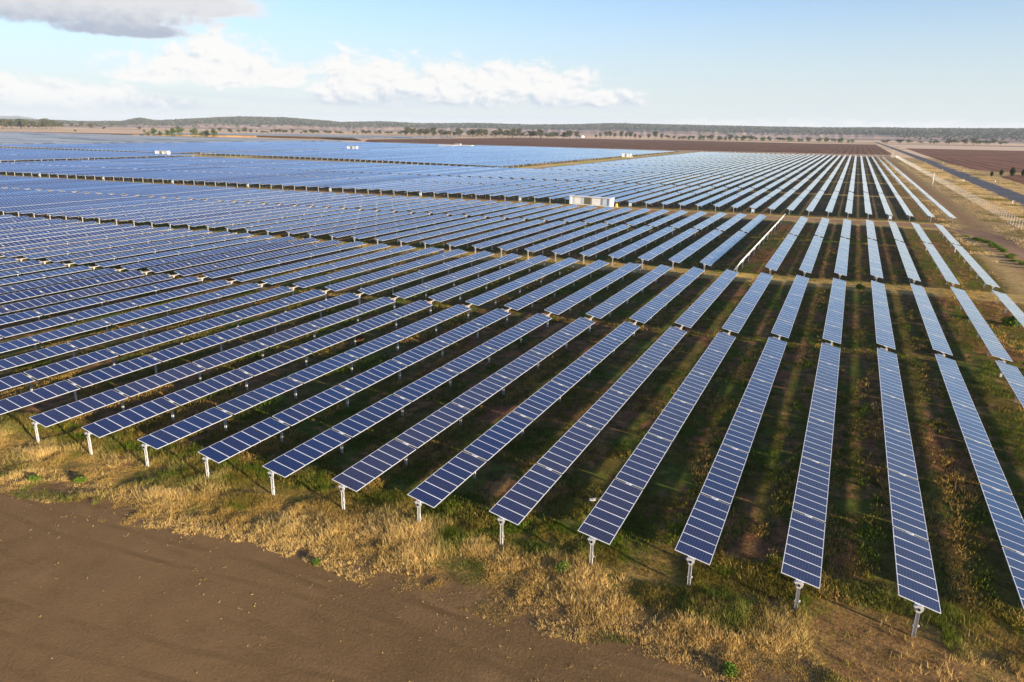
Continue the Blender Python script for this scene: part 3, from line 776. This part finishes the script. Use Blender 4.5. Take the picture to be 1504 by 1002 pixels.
def build_structures():
    cabin(-78.4, 230.6, 15.2, R(-5), 'large white inverter cabin with two roller doors beyond the second block', 'right of the large white inverter cabin')
    cabin(-489, 405, 13.5, R(0), 'white inverter cabin at the left junction of sandy tracks', 'beside the cabin at the left junction of sandy tracks', 4.2)
    cabin(-497, 655, 13, R(0), 'white inverter cabin halfway along the far grass track', 'beside the cabin halfway along the far grass track', 4.2)
    cabin(-204, 704, 9, R(5), 'small white inverter cabin on the sandy middle track', 'beside the small cabin on the sandy middle track', 3.4)
    cabin(-452, 207, 14, R(0), 'white inverter cabin cut off by the left edge of the photo', 'beside the cabin at the left edge of the photo', 3.4)
    # long white shed at the end of the grass track
    r = empty('long_shed', (-508, 905, 0)); tag(r, 'long low white shed at the edge of the brown field', 'shed')
    b = MB(); b.box((0, 0, 1.1), (52, 6, 2.2), 'white'); link('wall', b.mesh('wall'), r)
    b = MB(); b.prism([(-26.5, 2.2), (26.5, 2.2), (26.5, 2.6), (-26.5, 2.6)], -3.4, 3.4, 'white'); rf = link('roof', b.mesh('roof'), r)
    b = MB(); b.box((4, -1, 3.6), (9, 4, 2.0), 'grey', bevel=.1); link('roof_unit', b.mesh('roof_unit'), r)
    # farm sheds in the far tree line
    for i, (x, y, L, H, wall, lab) in enumerate(((-1128, 2800, 30, 9, 'roof', 'dark farm shed with a curved roof, leftmost in the far tree line'), (-1050, 2765, 36, 6, 'grey', 'low grey farm shed between two other sheds in the far tree line'),
                                    (-985, 2740, 34, 8, 'white', 'white farm shed, rightmost of three in the far tree line'))):
        r = empty('farm_shed', (x, y, 0), R(-22)); tag(r, lab, 'farm shed', 'farm sheds in the tree line')
        b = MB(); b.box((0, 0, H * .35), (L, 14, H * .7), wall); link('wall', b.mesh('wall'), r)
        b = MB(); n = 10
        pts = [(-L / 2 - .5 + (L + 1) * j / n, H * .7 + (H * .3) * math.sin(math.pi * j / n)) for j in range(n + 1)]
        b.prism(pts, -7.5, 7.5, 'roof' if wall != 'white' else 'white'); link('roof', b.mesh('roof'), r)
        b = MB(); b.box((L * .2, -7.05, H * .25), (5, .2, H * .5), 'dark'); link('door', b.mesh('door'), r)
    # pole cameras beside the fence
    for (x, y, h, lab) in ((38.6, 441, 6.0, 'tall white pole standing beside the mesh fence'), (38.9, 953, 7.5, 'white pole at the far corner of the solar rows')):
        r = empty('camera_pole', (x, y, 0)); tag(r, lab, 'pole', 'white poles by the fence')
        b = MB(); b.tube((0, 0, 0), (0, 0, h), .17, 'white', 10, .11); link('mast', b.mesh('mast'), r)
        b = MB(); b.box((0, -.25, h - .3), (.3, .6, .3), 'white', bevel=.04); link('camera_head', b.mesh('camera_head'), r)
        b = MB(); b.box((0, 0, .15), (.7, .7, .3), 'concrete', bevel=.03); link('footing', b.mesh('footing'), r)
    # road marker posts
    me = MB(); me.box((0, 0, .5), (.16, .10, 1.0), 'white', bevel=.03); me_b = me.mesh('body')
    me = MB(); me.box((0, -.054, .8), (.09, .012, .16), 'orange'); me_r = me.mesh('reflector')
    spots = [(56.4, 330, 'near side, first'), (57.2, 483, 'near side, second'), (59.5, 626, 'near side, third'), (60.5, 790, 'near side, fourth'), (71.8, 375, 'far side, first'), (72.6, 484, 'far side, second'), (74.2, 634, 'far side, third'), (75.6, 799, 'far side, fourth')]
    for x, y, w in spots:
        r = empty('guide_post', (x, y, 0)); tag(r, f'white guide post along the asphalt road, {w} from the right', 'guide post', 'white guide posts along the road')
        r.scale = (1.7, 1.7, 1.35)
        link('body', me_b, r); link('reflector', me_r, r)
def fence(name, a, b, step, h, label, n_ind=100):
    a, b = Vector(a), Vector(b); L = (b - a).length; d = (b - a) / L
    r = empty(name, (a.x, a.y, 0)); tag(r, label, 'fence', 'mesh fences round the farm')
    e = b - a; z0, z1 = .06, h
    link('wire_mesh', quads_mesh('wire_mesh', [(0, 0, z0), (e.x, e.y, z0), (e.x, e.y, z1), (0, 0, z1)], M['chain']), r)
    mb = MB(); mb.tube((0, 0, h), (e.x, e.y, h), .03, 'galv', 5); link('top_rail', mb.mesh('top_rail'), r)
    mb = MB(); mb.tube((0, 0, 0), (0, 0, h + .25), .035, 'tube', 6); me = mb.mesh('post')
    mb = MB(); extra = 0
    for i in range(int(L / step) + 1):
        p = d * (i * step)
        if i < n_ind: link('post', me, r, (p.x, p.y, 0))
        else: mb.tube((p.x, p.y, 0), (p.x, p.y, h + .25), .05, 'galv', 4); extra += 1
    if extra: tag(link('fence_post', mb.mesh('fence_post'), r), kind='stuff')
    else: mb.bm.free()
def build_fences():
    fence('mesh_fence', (43.6, 196), (43.2, 985), 4.0, 2.5, 'long pale mesh fence running between the last solar row and the asphalt road')
    fence('mesh_fence', (43.2, 985), (-205, 945), 3.5, 2.4, 'pale mesh fence behind the far row ends along the brown field')
    fence('mesh_fence', (-205, 945), (-690, 980), 6.0, 2.4, 'distant mesh fence along the brown field, left of the middle track')

# ------------------------------------------------------------------ vegetation
def blades(pts, hts, tints, per, width, spread, lean, seed):
    g = np.random.default_rng(seed); n = len(pts)
    P = np.repeat(pts, per, 0); H = np.repeat(hts, per) * g.uniform(.55, 1.15, n * per); T = np.repeat(tints, per, 0) * g.uniform(.7, 1.3, (n * per, 1))
    a = g.uniform(0, 2 * np.pi, n * per); rad = g.uniform(0, 1, n * per) * spread
    base = P + np.stack([np.cos(a) * rad, np.sin(a) * rad, np.full(n * per, -.02)], -1)
    b = g.uniform(0, 2 * np.pi, n * per); w = width * g.uniform(.6, 1.2, n * per)
    side = np.stack([np.cos(b) * w, np.sin(b) * w, 0 * w], -1)
    l = g.uniform(.15, 1.0, n * per) * lean * H; c = a + g.normal(0, .6, n * per)
    tip = base + np.stack([np.cos(c) * l, np.sin(c) * l, H], -1)
    V = np.stack([base - side, base + side, tip + side * .35, tip - side * .35], 1).reshape(-1, 3)
    return V, T
def vnoise(x, y, sc, seed):
    g = np.random.default_rng(seed); t = g.random((128, 128)); u = x * sc + 1000; v = y * sc + 1000
    i = np.floor(u).astype(int); j = np.floor(v).astype(int); fu = u - i; fv = v - j
    fu = fu * fu * (3 - 2 * fu); fv = fv * fv * (3 - 2 * fv); q = lambda a, b: t[a % 128, b % 128]
    return q(i, j) * (1 - fu) * (1 - fv) + q(i + 1, j) * fu * (1 - fv) + q(i, j + 1) * (1 - fu) * fv + q(i + 1, j + 1) * fu * fv
GOLD, STRAW, OLIVE, GREEN, LIME = np.array([.46, .295, .080]), np.array([.76, .54, .21]), np.array([.20, .165, .030]), np.array([.11, .15, .014]), np.array([.16, .25, .03])
def dirt_edge(X):
    b = Y0 + SKEW * (X - X0) / PITCH - 5.25 + .32 * np.sin(X * .21 + 1) + .2 * np.sin(X * .67)
    return np.where(X > -4, b - (X + 4) * .32, b)
def build_grass():
    g = np.random.default_rng(21)
    n = 90000
    X = g.uniform(-72, 22, n); e = dirt_edge(X); s_line = Y0 + SKEW * (X - X0) / PITCH
    Y = e + (s_line + 3.5 - e) * g.uniform(-.14, 1.0, n)
    c = vnoise(X, Y, .45, 1) * .55 + vnoise(X, Y, 1.3, 2) * .45; d = vnoise(X, Y, .22, 3); s = Y - s_line
    edge_fade = np.clip((Y - e + .9) / 2.4, 0.0, 1)
    keep = (c > .20 + .24 * (1 - edge_fade)) & in_frame(np.stack([X, Y, 0 * X], -1), 40)
    keep &= ~((X > 1) & (vnoise(X, Y, .33, 33) > .46) & (s > -5.5) & (s < 1.5) & (g.random(n) < .93))                                # bare soil patches at the right
    X, Y, c, d, s, ef = [v[keep] for v in (X, Y, c, d, s, edge_fade)]
    gr = np.clip((s + 1.2) / 2.6, 0, 1) * .85 + np.clip((vnoise(X, Y, .42, 4) - .50) * 3.5, 0, .85); gr = np.clip(gr + g.normal(0, .16, len(X)), 0, 1)[:, None]
    st = np.clip(vnoise(X, Y, .3, 5) * 1.5 - .35 + g.normal(0, .2, len(X)), 0, 1)[:, None]
    dry = GOLD * (1 - st) + STRAW * st; gg = np.where((vnoise(X, Y, .8, 6) > .5)[:, None], OLIVE, GREEN)
    T = dry * (1 - gr) + gg * gr
    H = (.07 + .30 * np.clip((c - .36) * 2.2, 0, 1) + .22 * (st[:, 0] > .75)) * (.35 + .65 * ef)
    V, Tt = blades(np.stack([X, Y, 0 * X], -1), H, T, 6, .011, .14, .8, 5)
    tag(link('verge_grass', quads_mesh('verge_grass', V, M['blade'], tint=Tt)), 'dry golden grass along the verge before the front solar rows', 'grass', kind='stuff')
    # low grass between the rows of the two near blocks
    n = 150000
    u = g.uniform(0, 1, n); Y = 33 + 175 * u ** 1.7; X = g.uniform(-1, 1, n); X = -Y * .42 + X * (25 + Y * .85) * .95
    s = Y - (Y0 + SKEW * (X - X0) / PITCH)
    k = (s > 1.5) & (X < 26) & in_frame(np.stack([X, Y, 0 * X], -1), 20) & (vnoise(X, Y, .35, 9) * .6 + vnoise(X * 2.2, Y * .6, .5, 10) * .4 > .47)
    X, Y, s = X[k], Y[k], s[k]
    v = vnoise(X, Y, .25, 12)[:, None]; dr = (((s > 89) & (s < 94.8)) | ((s > 185) & (s < 204)) | (vnoise(X * 2, Y * .3, .4, 14) > .68))[:, None]
    road = (s > 190.5) & (s < 198.5)
    T = np.where(v > .52, GREEN, OLIVE) * g.uniform(.75, 1.25, (len(X), 1)); T = np.where(dr, GOLD * g.uniform(.7, 1.2, (len(X), 1)), T)
    X, Y, T = X[~road], Y[~road], T[~road]
    sc = 1 + Y / 90
    V, Tt = blades(np.stack([X, Y, 0 * X], -1), g.uniform(.08, .24, len(X)) * np.minimum(sc, 1.8), T, 5, .028, .30, .9, 6)
    tag(link('row_grass', quads_mesh('row_grass', V, M['blade'], tint=Tt)), 'low green and brown grass in the shade between solar rows', 'grass', kind='stuff')
    # sun-bleached grass by the road and fence
    n = 42000
    X = np.where(g.random(n) < .45, g.uniform(25, 57, n), np.where(g.random(n) < .6, g.uniform(44, 59.5, n), g.uniform(69, 84, n))); Y = 170 + 620 * g.random(n) ** 1.5
    k = in_frame(np.stack([X, Y, 0 * X], -1), 10) & (vnoise(X, Y, .12, 20) > .42) & ~((X > 29) & (X < 37))
    X, Y = X[k], Y[k]; st = g.uniform(0, 1, (len(X), 1)); gr = (vnoise(X, Y, .09, 22) > .72)[:, None]
    T = np.where(gr, OLIVE, (GOLD * (1 - st) + np.array([.80, .62, .36]) * st) * g.uniform(.75, 1.1, (len(X), 1)))
    V, Tt = blades(np.stack([X, Y, 0 * X], -1), g.uniform(.12, .36, len(X)), T, 5, .06, 1.0, 1.1, 8)
    tag(link('roadside_grass', quads_mesh('roadside_grass', V, M['blade'], tint=Tt)), 'bleached tussock grass between the mesh fence and the asphalt road', 'grass', kind='stuff')
    # straw litter and small stones on the dirt
    n = 1500
    X = g.uniform(-60, 25, n); e = dirt_edge(X); Y = e - np.abs(g.normal(0, 1, n)) ** 1.5 * 4.5
    k = in_frame(np.stack([X, Y, 0 * X], -1), 10) & (vnoise(X, Y, .3, 31) > .35)
    X, Y = X[k], Y[k]; st = g.uniform(0, 1, (len(X), 1))
    T = (GOLD * (1 - st) + STRAW * st) * .8
    V, Tt = blades(np.stack([X, Y, 0 * X + .02], -1), g.uniform(.02, .07, len(X)), T, 3, .022, .12, 2.5, 9)
    tag(link('straw_litter', quads_mesh('straw_litter', V, M['blade'], tint=Tt)), 'scattered straw and stalks lying on the bare brown dirt', 'straw', kind='stuff')

def crown_mesh(name, blobs, n, leaf, cols, seed):
    """leaf-sized faces in clumps through the crown's volume"""
    g = np.random.default_rng(seed); V, T = [], []
    for (cx, cy, cz, rx, ry, rz) in blobs:
        k = max(6, int(n * rx * ry * rz / sum(b[3] * b[4] * b[5] for b in blobs)))
        d = g.normal(0, 1, (k, 3)); d /= np.linalg.norm(d, axis=1)[:, None]; r = g.uniform(.45, 1.05, k) ** .6
        c = np.array([cx, cy, cz]) + d * r[:, None] * np.array([rx, ry, rz])
        a = g.normal(0, 1, (k, 3)); a /= np.linalg.norm(a, axis=1)[:, None]; b = np.cross(a, g.normal(0, 1, (k, 3))); b /= np.linalg.norm(b, axis=1)[:, None]
        s = leaf * g.uniform(.6, 1.4, (k, 1))
        V.append(np.stack([c - a * s, c + b * s * .7, c + a * s, c - b * s * .7], 1).reshape(-1, 3))
        base = np.array(cols)[g.integers(0, len(cols), 1)[0]]; T.append(base * g.uniform(.65, 1.4, (k, 1)))
    return quads_mesh(name, np.concatenate(V), M['leaf'], tint=np.concatenate(T))
def trunk_mesh(h, r, limbs, seed):
    rr = random.Random(seed); b = MB(); b.tube((0, 0, 0), (rr.uniform(-.3, .3), rr.uniform(-.3, .3), h), r, 'bark', 7, r * .55)
    for (x, y, z) in limbs: b.tube((0, 0, h * rr.uniform(.55, .95)), (x, y, z), r * .45, 'bark', 5, r * .15)
    return b.mesh('trunk')
GUM = [(.085, .088, .042), (.11, .105, .05), (.065, .075, .035)]; BRIGHT = [(.07, .11, .025), (.10, .145, .03), (.055, .09, .022)]
KINDS = {}
def build_kinds():
    for nm, cols, hh, seed in (('gum_tree', GUM, 12, 1), ('spreading_tree', GUM, 9, 2), ('bushy_tree', BRIGHT, 11, 3), ('thin_tree', GUM, 14, 4)):
        rr = random.Random(seed); bl = []
        nb = 9 if nm != 'thin_tree' else 6
        for i in range(nb):
            a = rr.uniform(0, 6.28); q = rr.uniform(.1, .33) * hh * (1.25 if nm == 'spreading_tree' else .6 if nm == 'thin_tree' else .9)
            z = hh * rr.uniform(.42 if nm != 'bushy_tree' else .22, .88); r0 = hh * rr.uniform(.13, .22)
            bl.append((math.cos(a) * q, math.sin(a) * q, z, r0 * 1.15, r0 * 1.15, r0 * .85))
        bl.append((0, 0, hh * .62, hh * .20, hh * .20, hh * .22))
        KINDS[nm] = (crown_mesh('crown', bl, 900, hh * .035, cols, seed), trunk_mesh(hh * .7, hh * .03, [(b[0], b[1], b[2]) for b in bl[:5]], seed))
    bl = [(.12 * math.sin(i * 2.1), .12 * math.cos(i * 1.7), .6 + i * .5, .45 + .85 * math.sin(math.pi * (i + .8) / 8.6), .45 + .85 * math.sin(math.pi * (i + .8) / 8.6), .55) for i in range(8)]
    KINDS['conifer'] = (crown_mesh('crown', bl, 1400, .16, [(.035, .052, .020), (.050, .066, .026)], 7), trunk_mesh(1.0, .12, [], 7))
    KINDS['shrub'] = (crown_mesh('foliage', [(.3, .1, .5, .8, .7, .5), (-.5, .2, .4, .7, .7, .42), (0, -.4, .35, .9, .6, .4), (.1, .3, .7, .5, .5, .4)], 700, .10, [(.09, .15, .02), (.12, .19, .025)], 8), None)
def tree(kind, x, y, sc, label, cat='tree', group=None, sz=None, z=0.0):
    cr, tk = KINDS[kind]; rz = random.uniform(0, 6.28)
    r = empty(kind, (x, y, z), rz); r.scale = (sc, sc, sz or sc); tag(r, label, cat, group)
    link('crown' if tk else 'foliage', cr, r)
    if tk: link('trunk', tk, r)
def at(px, py, z=0.0):
    d = AX_F * F_PX + AX_R * (px - IMW / 2) + AX_U * (IMH / 2 - py); t = (z - CAM_H) / d.z
    return d.x * t, d.y * t
def build_trees():
    build_kinds(); rr = random.Random(9)
    # dam trees: bright green, on and beside the earth bank
    dam = [(227, 201, 1.15), (236, 202, .8), (246, 202, 1.0), (255, 202, 1.25), (264, 201, 1.45), (218, 202, .7), (287, 203, 1.3), (297, 203, .8), (304, 203, 1.05), (314, 203.5, 1.25)]
    names = ['first', 'second', 'third', 'fourth', 'fifth', 'sixth', 'seventh', 'eighth', 'ninth', 'tenth']; dam.sort()
    for i, (px, py, s) in enumerate(dam):
        x, y = at(px, py); tree('bushy_tree', x, y, s * 1.35, f'bright green bushy tree by the dam bank, {names[i]} from the left', 'tree', 'green trees by the dam bank')
    for px, py, s, kd, lab in ((205, 193, 1.9, 'spreading_tree', 'round dark tree alone on the tan plain left of the dam'), (134, 192, 2.0, 'gum_tree', 'brownish open tree alone on the tan plain at the left'), (153, 192, 1.6, 'spreading_tree', 'rounded tree on the tan plain, second from the left'),
                               (212, 196, .9, 'bushy_tree', 'small yellowish tree just left of the dam trees'), (111, 195, .9, 'spreading_tree', 'low wide bush on the tan plain at the far left')):
        x, y = at(px, py); tree(kd, x, y, s, lab, 'tree')
    # separate dark trees standing along the back of the ploughed field
    row = [(875, 203, .9), (882, 203, 1.1), (890, 203, 1.4), (896, 203.5, 1.5), (903, 203.5, 1.1), (912, 204, 1.5), (919, 204, 1.3), (926, 204.5, 1.5), (933, 204.5, 1.1), (940, 205, 1.0), (953, 205, 1.1), (962, 205.5, 1.6), (971, 205.5, 1.2)]
    for i, (px, py, s) in enumerate(row):
        x, y = at(px, py + .4); tree('thin_tree' if s > 1.05 else 'gum_tree', x, y, s * 1.25, f'dark separate tree behind the ploughed field right of the sheds, {ordinal(i + 1)} from the left', 'tree', 'separate trees right of the sheds')
    # tree lines
    def line(pa, pb, n, s0, s1, kinds, label, group):
        for i in range(n):
            t = (i + rr.uniform(-1.1, 1.1) + 1.3 * math.sin(i * 1.9 + n)) / n; px = pa[0] + (pb[0] - pa[0]) * t; py = pa[1] + (pb[1] - pa[1]) * t + rr.uniform(-.5, .35)
            x, y = at(px, py); w_ = rr.uniform(s0, s1) * 1.25; tree(rr.choice(kinds), x, y, w_ * rr.uniform(1.0, 1.5), label, 'tree', group, sz=w_)
    line((596, 200), (848, 204), 84, 1.0, 1.7, ['gum_tree', 'spreading_tree', 'gum_tree', 'thin_tree'], 'grey green tree in the dense line left of the farm sheds', 'tree line left of the sheds')
    line((985, 205.5), (1250, 210.5), 60, .8, 1.5, ['gum_tree', 'spreading_tree', 'bushy_tree'], 'olive tree in the line behind the brown field centre right', 'tree line behind the brown field')
    line((330, 196), (600, 199), 50, .7, 1.35, ['gum_tree', 'spreading_tree'], 'scattered olive tree on the plain below the long wooded hill', 'trees below the long hill')
    line((0, 190), (90, 190), 32, 1.4, 2.2, ['gum_tree', 'spreading_tree', 'thin_tree'], 'dark tree in the line at the far left of the plain', 'tree line at far left')
    line((92, 188.3), (210, 187), 22, 1.4, 2.0, ['gum_tree', 'spreading_tree'], 'grey tree in the thin line below the low left hills', 'thin tree line below left hills')
    line((1297, 211.5), (1338, 212), 8, 1.0, 1.5, ['spreading_tree', 'gum_tree'], 'grey green tree in the clump where the asphalt road disappears', 'clump where the road disappears')
    line((1362, 212.3), (1384, 212.5), 5, .9, 1.4, ['spreading_tree'], 'rounded tree in the small clump behind the pale field', 'small clump behind the pale field')
    line((1388, 212.5), (1480, 214), 20, 1.0, 1.5, ['spreading_tree', 'gum_tree'], 'grey green tree in the long clump behind the pale field', 'long clump behind the pale field')
    for i, (px, py, s) in enumerate(((1456, 259.5, .62), (1470, 258.5, .75), (1486, 259.5, 1.05), (1502, 259, .8))):
        x, y = at(px, py); tree('conifer', x, y, s * 1.25, f'small dark conifer right of the asphalt road, {ordinal(i + 1)} from the left', 'conifer', 'conifers right of the road')
    # green weeds along the inner edge of the curving gravel road, and on the verge
    for i in range(14):
        t = i / 13; y = 166 + 45 * t + rr.uniform(-1.5, 1.5); x = float(np.interp(y, [160, 180, 196, 205, 212], [33.2, 32.8, 31.6, 30.2, 28.2])) + rr.uniform(-1.0, .5)
        tree('shrub', x, y, rr.uniform(.7, 1.25), 'bright green weed on the inside edge of the curving gravel road', 'weed', 'weeds along the curving road', sz=rr.uniform(.4, .75))
    for (px, py, s, lab) in ((826, 838, .45, 'bright green weed in the gold verge between the eighth and ninth near posts'), (118, 804 - 96, .4, 'green weed at the dirt edge on the left of the verge'), (465, 828, .28, 'lone green weed growing out on the bare dirt'),
                             (1072, 988, .4, 'small green weed on the bare soil at the bottom right'), (1330, 372, .9, 'dark green bush between the last two rows of the second block'), (1487, 478, 1.2, 'dark green bush under the second row of the front block, right edge'),
                             (1263, 425, .8, 'dark bush between rows just behind the dry cross strip'), (50, 706, .4, 'yellow green weed at the left end of the dirt edge')):
        x, y = at(px, py); tree('shrub', x, y, s, lab, 'weed')
    # round dry tumbleweed and a white scrap
    x, y = at(527, 505); r = empty('tumbleweed', (x, y, 0)); tag(r, 'round brown dry bush lying between two front block rows', 'dry bush')
    me = crown_mesh('twigs', [(0, 0, .6, .62, .62, .6)], 1600, .05, [(.20, .105, .04), (.25, .14, .06)], 12); link('twigs', me, r)
    x, y = at(870, 736); b = MB(); b.box((0, 0, .05), (.45, .22, .06), 'white', Matrix.Rotation(R(14), 3, 'X'), .02).box((.18, .08, .1), (.2, .16, .03), 'white', Matrix.Rotation(R(-25), 3, 'Y'), .01)
    o = link('scrap', b.mesh('scrap'), None, (x, y, .05), (0, 0, .5)); tag(o, 'crumpled white scrap on the grass between two front rows', 'scrap')
    # woods on the hills: thousands of crowns that read as one mass
    g = np.random.default_rng(40); n = 30000
    az = g.uniform(-62, 13, n); t = g.uniform(0, 1.02, n) ** .8
    start = np.interp(az, [-62, -53, -50, -40, -30, -15, 0, 4, 13], [.55, .5, .35, .42, .5, .5, .30, .12, .10])
    dens = vnoise(az * 9, t * 22, 1.0, 41); k = (t > start + (dens - .5) * .28)
    az, t = az[k], t[k]; D = 4300 + 3700 * t; zz = hill_h(az, np.minimum(t, 1)) - 3
    C = np.stack([D * np.sin(np.radians(az)), D * np.cos(np.radians(az)), zz + 6], -1); m = len(C)
    V, T = [], []
    for j in range(3):
        a = g.normal(0, 1, (m, 3)); a /= np.linalg.norm(a, axis=1)[:, None]; b = np.cross(a, g.normal(0, 1, (m, 3))); b /= np.linalg.norm(b, axis=1)[:, None]
        s = g.uniform(5, 10, (m, 1)); c = C + g.normal(0, 2.2, (m, 3))
        V.append(np.stack([c - a * s, c + b * s, c + a * s, c - b * s], 1).reshape(-1, 3)); T.append(np.array([.070, .075, .055]) * g.uniform(.55, 1.5, (m, 1)))
    tag(link('hill_woods', quads_mesh('hill_woods', np.concatenate(V), M['leaf'], tint=np.concatenate(T))), 'dark eucalypt woods covering the low hills on the horizon', 'woods', kind='stuff')

# ------------------------------------------------------------------ haze
def build_haze(density=3.8e-5):
    x0, x1, y0, y1, z0, z1 = -29500, 29500, -2900, 39000, -60, 330
    b = MB(); m = bpy.data.materials.new('haze_air'); m.use_nodes = True; M['haze'] = m
    t = m.node_tree; t.nodes.remove(t.nodes['Principled BSDF'])
    v = t.nodes.new('ShaderNodeVolumePrincipled'); v.inputs['Color'].default_value = (.76, .87, 1.0, 1); v.inputs['Density'].default_value = density; v.inputs['Anisotropy'].default_value = 0.0
    t.links.new(v.outputs[0], t.nodes['Material Output'].inputs['Volume'])
    b.box(((x0 + x1) / 2, (y0 + y1) / 2, (z0 + z1) / 2), (x1 - x0, y1 - y0, z1 - z0), 'haze')
    tag(link('haze', b.mesh('haze')), kind='stuff')

import time
_t = time.time()
build_ground(); build_hills(); build_trackers(); build_far(); build_boxes(); build_structures(); build_fences(); build_grass(); build_trees()
HAZE = True
if HAZE: build_haze()
print('trackers', n_tr, 'objects', len(bpy.data.objects), 'time', round(time.time() - _t, 1))
